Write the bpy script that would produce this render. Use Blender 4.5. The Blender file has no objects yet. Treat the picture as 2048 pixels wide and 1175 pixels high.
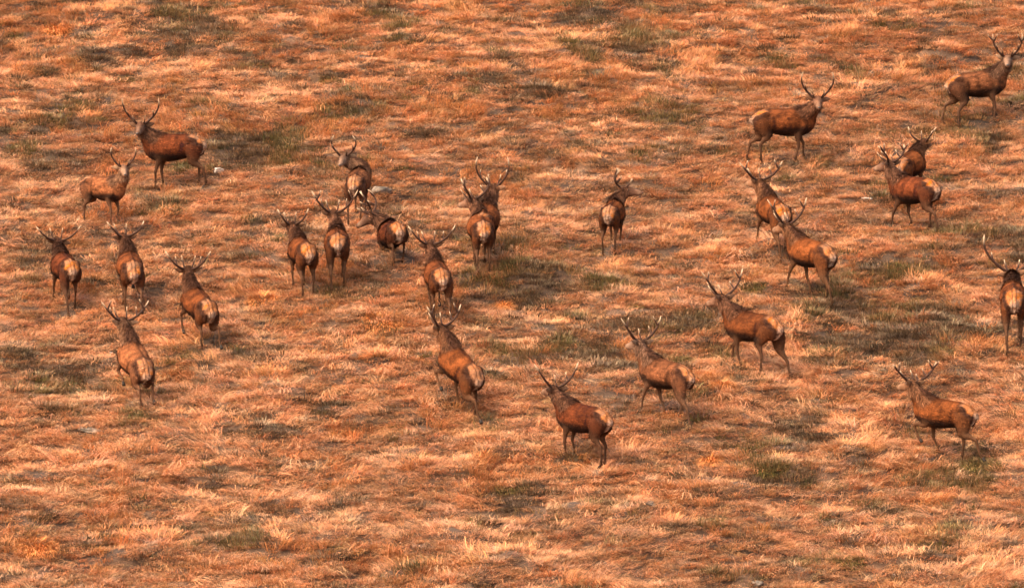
import bpy, math, random
import numpy as np
from mathutils import Vector

random.seed(7)
RNG = np.random.default_rng(11)
SC = bpy.context.scene
COL = SC.collection

# ---------------------------------------------------------------- camera, light, exposure
CAM = np.array([0.0, 0.0, 40.0])
PITCH = math.radians(4.0)
HFOV = math.radians(8.5)
cam_data = bpy.data.cameras.new('camera')
cam_data.sensor_width = 36.0
cam_data.lens = 18.0 / math.tan(HFOV / 2)
cam_data.clip_start = 0.5
cam_data.clip_end = 3000
cam = bpy.data.objects.new('camera', cam_data)
cam.location = CAM
cam.rotation_euler = (math.pi / 2 - PITCH, 0, 0)
COL.objects.link(cam)
SC.camera = cam

SUN_DIR = Vector((-0.56, -0.34, 0.84)).normalized()        # towards the sun
sun_el = math.asin(SUN_DIR.z)
sun_rot = math.atan2(SUN_DIR.x, SUN_DIR.y)
W = bpy.data.worlds.new('World'); SC.world = W; W.use_nodes = True
wn = W.node_tree.nodes; wl = W.node_tree.links; wn.clear()
sky = wn.new('ShaderNodeTexSky'); sky.sky_type = 'NISHITA'; sky.sun_disc = False
sky.sun_elevation = sun_el; sky.sun_rotation = sun_rot
sky.dust_density = 4.0; sky.air_density = 1.0; sky.ozone_density = 0.4
wb = wn.new('ShaderNodeBackground'); wb.inputs['Strength'].default_value = 0.15
wo = wn.new('ShaderNodeOutputWorld')
sm = wn.new('ShaderNodeMix'); sm.data_type = 'RGBA'; sm.blend_type = 'MULTIPLY'; sm.inputs[0].default_value = 1.0
sm.inputs[7].default_value = (1.0, 0.878, 0.705, 1)      # thin warm overcast
wl.new(sky.outputs[0], sm.inputs[6]); wl.new(sm.outputs[2], wb.inputs[0]); wl.new(wb.outputs[0], wo.inputs[0])
sd = bpy.data.lights.new('sun', 'SUN'); sd.energy = 1.2; sd.angle = math.radians(45)
sd.color = (1.0, 0.88, 0.69)
so = bpy.data.objects.new('sun', sd); COL.objects.link(so)
so.location = (-40, 60, 90)
so.rotation_euler = SUN_DIR.to_track_quat('Z', 'Y').to_euler()

SC.view_settings.view_transform = 'Standard'
SC.view_settings.look = 'None'
SC.view_settings.exposure = 2.45
SC.view_settings.gamma = 1.0
SC.view_settings.use_curve_mapping = False

# ---------------------------------------------------------------- noise and terrain height
def hash2(ix, iy, seed):
    h = (ix.astype(np.int64) * 374761393 + iy.astype(np.int64) * 668265263 + seed * 974634777) & 0xffffffff
    h = ((h ^ (h >> 13)) * 1274126177) & 0xffffffff
    h = ((h ^ (h >> 15)) * 2246822519) & 0xffffffff
    return ((h ^ (h >> 16)) & 0xffffff) / float(0xffffff)

def vnoise(x, y, seed=0):
    x = np.asarray(x, float); y = np.asarray(y, float)
    ix = np.floor(x); iy = np.floor(y); fx = x - ix; fy = y - iy
    u = fx * fx * fx * (fx * (fx * 6 - 15) + 10); v = fy * fy * fy * (fy * (fy * 6 - 15) + 10)
    a = hash2(ix, iy, seed); b = hash2(ix + 1, iy, seed); c = hash2(ix, iy + 1, seed); d = hash2(ix + 1, iy + 1, seed)
    return (a * (1 - u) + b * u) * (1 - v) + (c * (1 - u) + d * u) * v * 1.0

def fbm(x, y, seed=0, octv=3, gain=0.5):
    s = 0; a = 1; t = 0; c, n = math.cos(0.6), math.sin(0.6)
    for k in range(octv):
        s = s + a * vnoise(x, y, seed + k * 17); t += a; a *= gain
        x, y = (x * c - y * n) * 2.03 + 5.1, (x * n + y * c) * 2.03 + 1.7
    return s / t

def sstep(x, a, b):
    t = np.clip((x - a) / (b - a), 0, 1); return t * t * (3 - 2 * t)

D0 = 130.0
YC = D0 * math.cos(PITCH); ZC = CAM[2] - D0 * math.sin(PITCH)
TAN = math.tan(math.radians(14.0))
FPX = 1024 / math.tan(HFOV / 2)
def ray(px, py):
    a = (px - 1024) / FPX; b = (587.5 - py) / FPX
    d = np.array([a, math.cos(PITCH) + b * math.sin(PITCH), -math.sin(PITCH) + b * math.cos(PITCH)])
    return d / np.linalg.norm(d)
def plane_hit(px, py):
    d = ray(px, py)
    t = (ZC - YC * TAN - CAM[2]) / (d[2] - d[1] * TAN)
    return CAM + d * t
def project(P):
    P = np.asarray(P, float) - CAM
    f = P @ np.array([0, math.cos(PITCH), -math.sin(PITCH)]); u = P @ np.array([0, math.sin(PITCH), math.cos(PITCH)])
    return np.stack([1024 + P[..., 0] / f * FPX, 587.5 - u / f * FPX], -1)

MOUNDS = [(*plane_hit(785, 540)[:2], 0.7, 0.42), (*plane_hit(240, 965)[:2], 0.9, 0.2),
          (*plane_hit(90, 1000)[:2], 0.8, 0.22), (*plane_hit(1900, 700)[:2], 1.2, 0.15),
          (*plane_hit(1610, 660)[:2], 0.8, 0.18), (*plane_hit(740, 650)[:2], 0.7, 0.2),
          (*plane_hit(1550, 505)[:2], 0.7, 0.30), (*plane_hit(1050, 560)[:2], 0.8, 0.12),
          (*plane_hit(1230, 590)[:2], 0.6, 0.12), (*plane_hit(60, 1060)[:2], 0.5, 0.15)]
def H(x, y):
    x = np.asarray(x, float); y = np.asarray(y, float)
    z = ZC + (y - YC) * TAN
    # the far side: the hill rounds over; the near side: a valley bottom, then the slope the camera stands on
    yy = y - 260; z = np.where(y > 260, ZC + (260 - YC) * TAN + yy * TAN * np.exp(-np.abs(yy) / 120.0), z)
    zn = ZC + (70 - YC) * TAN
    z = np.where(y < 70, zn - (70 - y) * TAN * np.exp(-(70 - np.minimum(y, 70)) / 26.0) +
                 (CAM[2] - 1.7 - zn) * sstep(45 - y, 0, 47), z)
    z = z + 0.55 * (fbm(x / 9.0 + 3, y / 11.0, 3, 2) - 0.5)
    z = z + 0.34 * (fbm(x / 2.6, y / 3.0, 5, 2) - 0.5)
    z = z + 0.19 * (fbm(x / 1.0, y / 1.1, 9, 2) - 0.5)
    z = z + 0.20 * (fbm(x / 0.40, y / 0.45, 13, 2) - 0.5)
    for mx, my, mr, mh in MOUNDS:
        z = z + mh * np.exp(-((x - mx) ** 2 + (y - my) ** 2 * 0.8) / (mr * mr * 0.6))
    return z
def hit(px, py, lift=0.0):
    d = ray(px, py); t = np.linspace(100, 175, 6000)
    P = CAM[None] + d[None] * t[:, None]
    below = P[:, 2] < H(P[:, 0], P[:, 1]) + lift
    i = int(np.argmax(below)); return P[i]

# ---------------------------------------------------------------- object helpers
def empty(name, loc, rz=0.0):
    o = bpy.data.objects.new(name, None); COL.objects.link(o); o.location = loc; o.rotation_euler = (0, 0, rz)
    o.empty_display_size = 0.2; return o
def tag(o, label=None, cat=None, group=None, kind=None):
    if label: o['label'] = label
    if cat: o['category'] = cat
    if group: o['group'] = group
    if kind: o['kind'] = kind
    return o
def mesh_np(name, V, F, colors=None, cname='coat'):
    """V (n,3), F (m,3) or (m,4) array or a list of faces"""
    me = bpy.data.meshes.new(name)
    if isinstance(F, np.ndarray):
        k = F.shape[1]
        me.vertices.add(len(V)); me.vertices.foreach_set('co', np.asarray(V, np.float32).ravel())
        me.loops.add(F.size); me.loops.foreach_set('vertex_index', F.astype(np.int32).ravel())
        me.polygons.add(len(F)); me.polygons.foreach_set('loop_start', np.arange(0, F.size, k, dtype=np.int32))
        me.update(calc_edges=True)
    else:
        me.from_pydata([tuple(v) for v in V], [], F)
    if colors is not None:
        a = me.color_attributes.new(cname, 'FLOAT_COLOR', 'POINT')
        c = np.ones((len(V), 4), np.float32); c[:, :3] = colors
        a.data.foreach_set('color', c.ravel())
    return me
def smooth(me):
    me.polygons.foreach_set('use_smooth', np.ones(len(me.polygons), bool)); return me
def link(name, me, mat, parent=None):
    o = bpy.data.objects.new(name, me); COL.objects.link(o)
    if mat and not me.materials: me.materials.append(mat)
    if parent: o.parent = parent
    return o

# ---------------------------------------------------------------- materials
class NT:
    def __init__(s, name):
        s.m = bpy.data.materials.new(name); s.m.use_nodes = True; s.t = s.m.node_tree; s.t.nodes.clear()
        s.out = s.n('ShaderNodeOutputMaterial'); s.p = s.n('ShaderNodeBsdfPrincipled'); s.l(s.p.outputs[0], s.out.inputs[0])
    def n(s, t, **k):
        o = s.t.nodes.new(t)
        for a, b in k.items(): setattr(o, a, b)
        return o
    def l(s, a, b): s.t.links.new(a, b)
    def noise(s, scale, detail=4, rough=0.6, vec=None):
        n = s.n('ShaderNodeTexNoise'); n.inputs['Scale'].default_value = scale; n.inputs['Detail'].default_value = detail
        n.inputs['Roughness'].default_value = rough
        if vec: s.l(vec, n.inputs['Vector'])
        return n.outputs['Fac']
    def ramp(s, fac, stops):
        r = s.n('ShaderNodeValToRGB'); e = r.color_ramp.elements
        while len(e) < len(stops): e.new(0.5)
        for i, (p, c) in enumerate(stops): e[i].position = p; e[i].color = (*c, 1)
        s.l(fac, r.inputs[0]); return r.outputs[0]
    def mul(s, a, b, f=1.0):
        m = s.n('ShaderNodeMix', data_type='RGBA', blend_type='MULTIPLY'); m.inputs[0].default_value = f
        s.l(a, m.inputs[6]); s.l(b, m.inputs[7]); return m.outputs[2]
    def mix(s, fac, a, b):
        m = s.n('ShaderNodeMix', data_type='RGBA')
        s.l(fac, m.inputs[0])
        for v, i in ((a, 6), (b, 7)):
            if isinstance(v, tuple): m.inputs[i].default_value = (*v, 1)
            else: s.l(v, m.inputs[i])
        return m.outputs[2]
    def bump(s, h, strength, dist):
        b = s.n('ShaderNodeBump'); b.inputs['Strength'].default_value = strength; b.inputs['Distance'].default_value = dist
        s.l(h, b.inputs['Height']); s.l(b.outputs[0], s.p.inputs['Normal'])

def mat_ground():
    k = NT('peaty_hillside'); g = k.n('ShaderNodeNewGeometry').outputs['Position']
    c = k.ramp(k.noise(1.1, 8, 0.65, g), [(0.3, (0.025, 0.013, 0.006)), (0.5, (0.065, 0.030, 0.013)), (0.7, (0.13, 0.058, 0.025))])
    k.l(c, k.p.inputs['Base Color']); k.p.inputs['Roughness'].default_value = 0.95
    k.bump(k.noise(22, 5, 0.7, g), 1.0, 0.08); return k.m
def mat_blade(name):
    k = NT(name)
    a = k.n('ShaderNodeAttribute', attribute_type='INSTANCER', attribute_name='tint').outputs['Color']
    b = k.n('ShaderNodeAttribute', attribute_type='GEOMETRY', attribute_name='blade').outputs['Color']
    c = k.mul(a, b)
    k.l(c, k.p.inputs['Base Color']); k.p.inputs['Roughness'].default_value = 0.6
    k.p.inputs['Specular IOR Level'].default_value = 0.25
    tr = k.n('ShaderNodeBsdfTranslucent'); k.l(c, tr.inputs[0])
    ms = k.n('ShaderNodeMixShader'); ms.inputs[0].default_value = 0.22
    k.l(k.p.outputs[0], ms.inputs[1]); k.l(tr.outputs[0], ms.inputs[2]); k.l(ms.outputs[0], k.out.inputs[0])
    return k.m
def mat_attr(name, attr, rough=0.8, grain=0.35, scale=30, spec=0.2, bump=0.3):
    k = NT(name); a = k.n('ShaderNodeAttribute', attribute_name=attr).outputs['Color']
    tc = k.n('ShaderNodeTexCoord').outputs['Object']
    n = k.noise(scale, 4, 0.65, tc); n2 = k.noise(scale * 0.18, 3, 0.6, tc)
    c = k.mul(a, k.ramp(n, [(0.25, (1 - grain,) * 3), (0.75, (1 + grain,) * 3)]))
    c = k.mul(c, k.ramp(n2, [(0.3, (0.78, 0.74, 0.7)), (0.7, (1.2, 1.2, 1.2))]))
    k.l(c, k.p.inputs['Base Color']); k.p.inputs['Roughness'].default_value = rough
    k.p.inputs['Specular IOR Level'].default_value = spec
    if bump: k.bump(n, bump, 0.02)
    return k.m
def mat_plain(name, col, rough=0.5, spec=0.5):
    k = NT(name); tc = k.n('ShaderNodeTexCoord').outputs['Object']
    c = k.ramp(k.noise(40, 3, 0.6, tc), [(0.3, tuple(v * 0.75 for v in col)), (0.7, tuple(v * 1.25 for v in col))])
    k.l(c, k.p.inputs['Base Color']); k.p.inputs['Roughness'].default_value = rough
    k.p.inputs['Specular IOR Level'].default_value = spec; return k.m
def mat_rock():
    k = NT('lichened_rock'); g = k.n('ShaderNodeTexCoord').outputs['Object']
    c = k.ramp(k.noise(5, 6, 0.7, g), [(0.35, (0.035, 0.027, 0.018)), (0.5, (0.085, 0.060, 0.042)), (0.68, (0.17, 0.125, 0.095))])
    k.l(c, k.p.inputs['Base Color']); k.p.inputs['Roughness'].default_value = 0.9
    k.bump(k.noise(14, 6, 0.7, g), 0.7, 0.03); return k.m
M_GROUND = mat_ground()
M_STRAW, M_RUST, M_GREEN, M_HEATH = (mat_blade(n) for n in ('dry_straw', 'rusty_grass', 'green_sedge', 'grey_heather'))
M_COAT = mat_attr('deer_coat', 'coat', 0.85, 0.30, 34, 0.05, 0.4)
M_FUR = mat_attr('deer_guard_hair', 'coat', 0.8, 0.2, 40, 0.06, 0)
M_ANTLER = mat_attr('antler', 'coat', 0.7, 0.3, 60, 0.12, 0.3)
M_HOOF = mat_plain('hoof', (0.016, 0.011, 0.008), 0.7, 0.15)
M_EYE = mat_plain('eye', (0.008, 0.005, 0.004), 0.15, 0.6)
M_NOSE = mat_plain('nose', (0.014, 0.010, 0.009), 0.4)
M_ROCK = mat_rock()

# ---------------------------------------------------------------- ground sheet
def axis(lo, hi, step, far_lo, far_hi):
    core = list(np.arange(lo, hi + step * 0.5, step)); a = []; s = step; v = lo
    while v > far_lo: s *= 1.22; v -= s; a.append(v)
    b = []; s = step; v = core[-1]
    while v < far_hi: s *= 1.22; v += s; b.append(v)
    return np.array(a[::-1] + core + b)
gx = axis(-13.5, 13.5, 0.10, -900, 900); gy = axis(104, 166, 0.12, -300, 1200)
GX, GY = np.meshgrid(gx, gy); nx, ny = len(gx), len(gy)
V = np.stack([GX.ravel(), GY.ravel(), H(GX, GY).ravel() - 0.01], -1)
ii = (np.arange(ny - 1)[:, None] * nx + np.arange(nx - 1)[None]).ravel()
F = np.stack([ii, ii + 1, ii + nx + 1, ii + nx], -1)
ground = link('ground', smooth(mesh_np('ground', V, F)), M_GROUND); tag(ground, kind='structure')

# ---------------------------------------------------------------- vegetation fields
PATCH = [  # darker green and heathery ground seen in the photograph: px, py, rx, ry, strength
 (380,65,100,34,1.4),(250,155,50,16,1),(110,322,62,24,1),(500,305,125,28,1.4),(600,300,50,12,.6),(320,410,70,26,1),(290,385,40,20,.6),
 (850,425,50,32,.8),(1060,535,60,18,1.4),(1090,580,160,30,1.5),(1220,566,70,22,1.5),(960,585,70,20,1),(930,606,60,18,.6),(1190,650,90,20,.6),(1200,722,130,30,1.2),
 (1080,700,90,18,.9),(1390,645,60,30,.5),(1740,645,85,26,1.4),(1850,650,120,45,1.2),(1780,700,130,20,1.2),(1950,465,120,20,1.4),(1590,868,90,42,1.1),
 (1960,925,70,34,1),(540,850,75,22,.9),(640,820,34,14,.9),(150,788,140,28,1.2),(100,745,90,26,.6),(340,888,50,10,.8),(1020,968,60,32,.9),
 (1530,938,60,18,1),(400,970,70,22,.5),(1800,60,50,14,.9),(1740,20,80,12,.6),(1280,18,90,12,.6),(1180,34,50,14,1.2),(1230,62,44,16,1.6),(1275,95,44,16,1.6),(1325,132,44,16,1.4),(1360,170,40,12,1),
 (450,110,70,16,.6),(830,145,40,14,.8),(1100,90,70,16,.6),(1340,210,60,16,.7),(1390,290,60,14,.6),(1110,325,100,13,.7),(1980,290,60,30,.7),
 (2035,210,24,20,1),(20,290,40,30,.6),(820,60,60,10,.5),(1590,345,70,16,.8),(1700,298,60,12,.6),(240,952,90,14,.6),(460,700,100,24,.5),
 (680,745,70,20,.5),(480,1092,50,18,.9),(1480,1150,140,16,.7),(1720,1118,70,16,.7),(1930,1110,60,20,.5),(1420,692,50,18,.8),(800,870,60,16,.6),
 (770,40,60,20,1),(210,130,50,14,.6),(660,160,50,10,.6),(330,240,60,8,.3),(1850,860,60,14,.6),(1310,760,40,12,.6),(1800,535,40,16,.9),
 (20,700,60,20,.4),(1700,720,60,12,.8),(50,830,60,12,.4),(880,910,60,12,.7),(1250,20,60,10,.5),(60,40,60,14,.5),(1600,140,60,12,.4),
 (430,505,60,16,.5),(560,330,80,14,.8),(700,330,70,12,.6),(800,335,40,12,.5),(1160,610,70,18,.7),(990,640,40,12,.4),(1480,790,40,12,.3)]
PALE = [(620,700,120,40,.8),(1000,830,120,60,1),(1060,500,60,18,1),(700,790,90,18,.7),(200,640,90,40,.7),(150,920,150,30,.7),(420,930,110,18,.8),
 (1450,800,120,30,.8),(1620,640,90,40,.8),(1180,890,120,30,.8),(1750,925,170,25,.9),(650,440,90,20,.5),(1350,470,100,30,.6),(300,1020,160,50,.7),
 (1300,960,120,30,.6),(800,500,90,20,.8),(1000,200,200,30,.3),(1480,520,90,20,.6),(700,170,90,14,.5),(1700,430,40,14,.5),(1990,760,60,40,.7)]
RUSTY = [(60,1090,80,30,1),(240,1060,80,40,.8),(760,640,50,18,1),(520,600,50,16,.8),(1440,770,22,18,1),(980,950,50,24,.9),(1900,1000,110,20,1),
 (180,1120,60,30,.9),(1080,760,60,18,.4),(630,1090,110,26,.6),(110,60,60,20,.6),(560,640,60,16,.6),(1980,690,60,30,.7),(500,760,60,18,.7),
 (1350,980,30,14,.7),(900,260,300,60,.35),(1400,180,300,60,.3),(560,230,300,40,.45),(1750,150,120,40,.4)]
def blobs(lst):
    out = []
    for px, py, rx, ry, s in lst:
        c = hit(px, py); a = 0.5 * np.linalg.norm(plane_hit(px + rx, py) - plane_hit(px - rx, py))
        b = 0.5 * abs(plane_hit(px, py + ry)[1] - plane_hit(px, py - ry)[1])
        out.append((c[0], c[1], a, b, s))
    return out
B_GREEN, B_PALE, B_RUST = blobs(PATCH), blobs(PALE), blobs(RUSTY)
def bfield(x, y, bl):
    wx = x + 0.9 * (fbm(x / 0.9, y / 0.9, 41, 2) - 0.5); wy = y + 1.4 * (fbm(x / 0.9, y / 0.9, 47, 2) - 0.5)
    f = np.zeros_like(x)
    for cx, cy, a, b, s in bl:
        f = np.maximum(f, s * np.exp(-1.1 * (((wx - cx) / a) ** 2 + ((wy - cy) / b) ** 2)))
    return f
def fields(x, y):
    n1 = 0.55 * fbm(x / 1.5, y / 1.6, 61, 3, 0.6) + 0.45 * fbm(x / 0.42, y / 0.7, 67, 2, 0.6); n2 = fbm(x / 1.0 + 9, y / 1.5, 71, 3, 0.6); n3 = fbm(x / 2.2, y / 3.0 + 4, 81, 3, 0.55)
    g = bfield(x, y, B_GREEN) * (0.10 + 1.9 * fbm(x / 0.34, y / 0.42, 211, 3, 0.65)) + (n1 - 0.5) * 2.9 - 0.06 + 0.10 * sstep(y, 136, 148)
    p = bfield(x, y, B_PALE) * 0.9 + (n3 - 0.5) * 1.8
    r = bfield(x, y, B_RUST) * 1.0 + (n2 - 0.5) * 2.0
    return g, p, r

# ---------------------------------------------------------------- grass clumps (unlinked sources, instanced)
def clump(name, n, L, spread, width, lean, fan, up, seg=3, curl=1.0, vary=0.35, seed=0, mat=None):
    """n bent tapering blades leaning to +X; returns an object that is not linked to the scene"""
    r = np.random.default_rng(seed); Vs, Fs, Cs = [], [], []
    for i in range(n):
        bx, by = r.normal(0, spread, 2); az = r.normal(0, fan); ln = r.uniform(*L); el = math.radians(r.uniform(*up))
        w = width * r.uniform(0.6, 1.4); pos = np.array([bx, by, -0.02]); base = len(Vs)
        tone = np.clip(1 + r.normal(0, vary), 0.35, 1.9); hue = r.normal(0, 0.07)
        rr = math.hypot(bx, by) + 1e-6
        dx, dy = math.cos(az) * lean + bx / rr * (1 - lean), math.sin(az) * lean + by / rr * (1 - lean)
        q = math.hypot(dx, dy) + 1e-6; dx, dy = dx / q, dy / q; sw = r.normal(0, 0.35)
        for k in range(seg + 1):
            t = k / seg; ww = w * (1 - 0.75 * t) * 0.5
            for s in ((-1, 1) if k < seg else (0,)):
                Vs.append((pos[0] - dy * ww * s, pos[1] + dx * ww * s, pos[2]))
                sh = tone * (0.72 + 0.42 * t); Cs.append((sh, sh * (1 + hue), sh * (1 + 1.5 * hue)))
            e = el - curl * (t ** 1.2) * math.radians(95)
            pos = pos + np.array([dx * math.cos(e), dy * math.cos(e), math.sin(e)]) * ln / seg
            if pos[2] < 0.015 and k > 0: pos[2] = 0.015 + 0.01 * r.random()
            c, s_ = math.cos(sw / seg), math.sin(sw / seg); dx, dy = dx * c - dy * s_, dx * s_ + dy * c
        for k in range(seg - 1):
            a = base + 2 * k; Fs += [(a, a + 1, a + 3), (a, a + 3, a + 2)]
        a = base + 2 * (seg - 1); Fs.append((a, a + 1, a + 2))
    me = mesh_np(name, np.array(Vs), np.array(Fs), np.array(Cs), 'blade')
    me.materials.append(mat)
    return bpy.data.objects.new(name, me)

def instancer(name, pts, rot, scl, tint, idx, sources, label_kind='stuff'):
    c = bpy.data.collections.new(name + '_sources')
    for i, s in enumerate(sources): s.name = '%s_clump_%02d' % (name, i); c.objects.link(s)
    me = bpy.data.meshes.new(name); me.vertices.add(len(pts)); me.vertices.foreach_set('co', pts.astype(np.float32).ravel())
    for an, typ, dom, arr, key in (('rot', 'FLOAT_VECTOR', 'POINT', rot, 'vector'), ('scl', 'FLOAT_VECTOR', 'POINT', scl, 'vector')):
        at = me.attributes.new(an, typ, dom); at.data.foreach_set(key, arr.astype(np.float32).ravel())
    at = me.attributes.new('tint', 'FLOAT_COLOR', 'POINT')
    t4 = np.ones((len(pts), 4), np.float32); t4[:, :3] = tint; at.data.foreach_set('color', t4.ravel())
    at = me.attributes.new('pick', 'INT', 'POINT'); at.data.foreach_set('value', idx.astype(np.int32))
    o = bpy.data.objects.new(name, me); COL.objects.link(o); tag(o, kind=label_kind)
    g = bpy.data.node_groups.new(name + '_scatter', 'GeometryNodeTree')
    g.interface.new_socket('Geometry', in_out='INPUT', socket_type='NodeSocketGeometry')
    g.interface.new_socket('Geometry', in_out='OUTPUT', socket_type='NodeSocketGeometry')
    N = g.nodes; L = g.links
    gi = N.new('NodeGroupInput'); go = N.new('NodeGroupOutput'); ip = N.new('GeometryNodeInstanceOnPoints')
    ci = N.new('GeometryNodeCollectionInfo'); ci.inputs['Collection'].default_value = c
    ci.inputs['Separate Children'].default_value = True; ci.inputs['Reset Children'].default_value = True
    def na(n, t):
        a = N.new('GeometryNodeInputNamedAttribute'); a.data_type = t; a.inputs['Name'].default_value = n; return a.outputs['Attribute']
    L.new(gi.outputs[0], ip.inputs['Points']); L.new(ci.outputs[0], ip.inputs['Instance'])
    ip.inputs['Pick Instance'].default_value = True
    L.new(na('pick', 'INT'), ip.inputs['Instance Index'])
    er = N.new('FunctionNodeEulerToRotation'); L.new(na('rot', 'FLOAT_VECTOR'), er.inputs[0]); L.new(er.outputs[0], ip.inputs['Rotation'])
    L.new(na('scl', 'FLOAT_VECTOR'), ip.inputs['Scale']); L.new(ip.outputs[0], go.inputs[0])
    m = o.modifiers.new('scatter', 'NODES'); m.node_group = g
    return o

X0, X1, Y0, Y1 = -13.2, 13.2, 105.5, 164.0
def scatter(density):
    n = int((X1 - X0) * (Y1 - Y0) * density); x = RNG.uniform(X0, X1, n); y = RNG.uniform(Y0, Y1, n)
    k = np.abs(x) < y * 0.0743 + 1.8; return x[k], y[k]
def grad(x, y, e=0.12):
    return (H(x + e, y) - H(x - e, y)) / (2 * e), (H(x, y + e) - H(x, y - e)) / (2 * e) - TAN
def flow(x, y):
    gx_, gy_ = grad(x, y, 0.15)
    a = fbm(x / 1.7, y / 1.7, 91, 2) * 2 - 1; b = fbm(x / 1.7, y / 1.7, 97, 2) * 2 - 1
    dx = -gx_ * 1.6 + a * 1.1 + 0.10; dy = -gy_ * 1.6 + b * 0.9 - 0.22
    return np.arctan2(dy, dx), gx_, gy_
def pal(n, cols, w, jit=0.11):
    c = np.array(cols)[RNG.choice(len(cols), n, p=np.array(w) / sum(w))]
    return c * np.exp(RNG.normal(0, jit, (n, 1))) * np.exp(RNG.normal(0, 0.04, (n, 3)))
def layer(name, x, y, tint, nsrc, sources, s=(0.8, 1.3), jit=0.35, zs=None, tilt=0.10, uz=1.0):
    n = len(x); ang, gx_, gy_ = flow(x, y); z = H(x, y)
    rot = np.stack([RNG.normal(0, tilt, n), RNG.normal(0, tilt, n), ang + RNG.normal(0, jit, n)], -1)
    sc = RNG.uniform(s[0], s[1], n)[:, None] * np.ones((1, 3)); sc[:, 2] *= RNG.uniform(0.8, 1.2, n) * uz
    if zs is not None: sc *= zs[:, None]
    return instancer(name, np.stack([x, y, z], -1), rot, sc, tint, RNG.integers(0, nsrc, n), sources)

# colour of each tuft: patches of straw, rust, and dead leaf; it belongs to the plants themselves
def tone_noise(x, y): return 0.66 + 0.68 * fbm(x / 0.22, y / 0.38, 131, 3, 0.7)
STRAW = [(0.55, 0.262, 0.128), (0.55, 0.240, 0.105), (0.55, 0.292, 0.158), (0.51, 0.205, 0.082), (0.47, 0.255, 0.122)]
RUST = [(0.40, 0.155, 0.055), (0.48, 0.200, 0.078), (0.31, 0.108, 0.040), (0.40, 0.185, 0.070)]
GREEN = [(0.110, 0.080, 0.028), (0.165, 0.110, 0.042), (0.20, 0.108, 0.046), (0.060, 0.045, 0.018), (0.30, 0.145, 0.065)]
HEATH = [(0.19, 0.128, 0.072), (0.13, 0.075, 0.040), (0.07, 0.042, 0.025), (0.24, 0.17, 0.11), (0.18,0.088,0.042)]

x, y = scatter(74)
bare = (fbm(x / 0.38, y / 0.5, 191, 3, 0.6) > 0.68) & (RNG.random(len(x)) < 0.7)      # darker low growth in scattered spots
g, p, r = fields(x, y); u = RNG.random(len(x))
kind_g = (u < np.clip(sstep(g, 0.28, 0.58) * 0.92, 0, 1)) | bare
kind_r = ~kind_g & (RNG.random(len(x)) < sstep(r, 0.15, 0.6) * 0.65)
kind_s = ~kind_g & ~kind_r
xs, ys, ps = x[kind_s], y[kind_s], p[kind_s]
tone = tone_noise(xs, ys)
ts = pal(len(xs), STRAW, [3, 3, 2, 2, 1.3]) * (0.88 + 0.22 * np.clip(ps, -0.3, 0.9))[:, None] * tone[:, None]
far = sstep(ys, 138, 150)[:, None]; ts = ts * (1 - far * np.array([0.06, 0.16, 0.26]))
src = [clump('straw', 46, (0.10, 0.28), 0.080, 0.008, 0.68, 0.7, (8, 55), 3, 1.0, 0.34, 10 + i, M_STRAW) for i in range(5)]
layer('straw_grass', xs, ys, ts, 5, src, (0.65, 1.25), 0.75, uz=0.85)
xl, yl = scatter(15); gl, pl, rl = fields(xl, yl); near = sstep(-yl, -142, -116)
kl = (RNG.random(len(xl)) < sstep(pl, -0.15, 0.40) * (0.12 + 0.88 * near)) & (gl < 0.12); xl, yl = xl[kl], yl[kl]
tl = pal(len(xl), [(0.55, 0.275, 0.135), (0.53, 0.24, 0.108), (0.49, 0.20, 0.085), (0.57, 0.31, 0.17)], [3, 3, 3, 1], 0.12) * (0.70 + 0.45 * fbm(xl / 0.5, yl / 0.7, 171, 2))[:, None]
src = [clump('long', 30, (0.28, 0.70), 0.07, 0.010, 0.86, 0.36, (20, 60), 5, 1.15, 0.38, 90 + i, M_STRAW) for i in range(5)]
layer('long_straw_grass', xl, yl, tl, 5, src, (0.6, 1.05), 0.45, uz=0.9)
xr, yr = x[kind_r], y[kind_r]
tr_ = pal(len(xr), RUST, [3, 3, 2, 1.5]) * tone_noise(xr, yr)[:, None]
src = [clump('rust', 50, (0.12, 0.32), 0.07, 0.010, 0.60, 0.7, (15, 68), 3, 0.9, 0.32, 30 + i, M_RUST) for i in range(4)]
layer('rusty_grass', xr, yr, tr_, 4, src, (0.6, 1.2), 0.6)
xg, yg = x[kind_g], y[kind_g]
hn = (fbm(xg / 0.9, yg / 1.2, 151, 2) > 0.50) | (g[kind_g] < 0.2)
src = [clump('green', 60, (0.06, 0.19), 0.085, 0.011, 0.35, 1.2, (20, 80), 2, 0.7, 0.35, 50 + i, M_GREEN) for i in range(4)]
layer('green_sedge', xg[~hn], yg[~hn], pal(int((~hn).sum()), GREEN, [2, 3, 3, 1, 2]) * tone_noise(xg[~hn], yg[~hn])[:, None], 4, src, (0.7, 1.4), 0.9)
src = [clump('heath', 90, (0.04, 0.13), 0.095, 0.010, 0.15, 1.6, (5, 70), 2, 0.4, 0.55, 70 + i, M_HEATH) for i in range(4)]
layer('grey_heather', xg[hn], yg[hn], pal(int(hn.sum()), HEATH, [2, 3, 3, 0.8, 2.5]) * tone_noise(xg[hn], yg[hn])[:, None], 4, src, (0.8, 1.5), 1.5)

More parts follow.
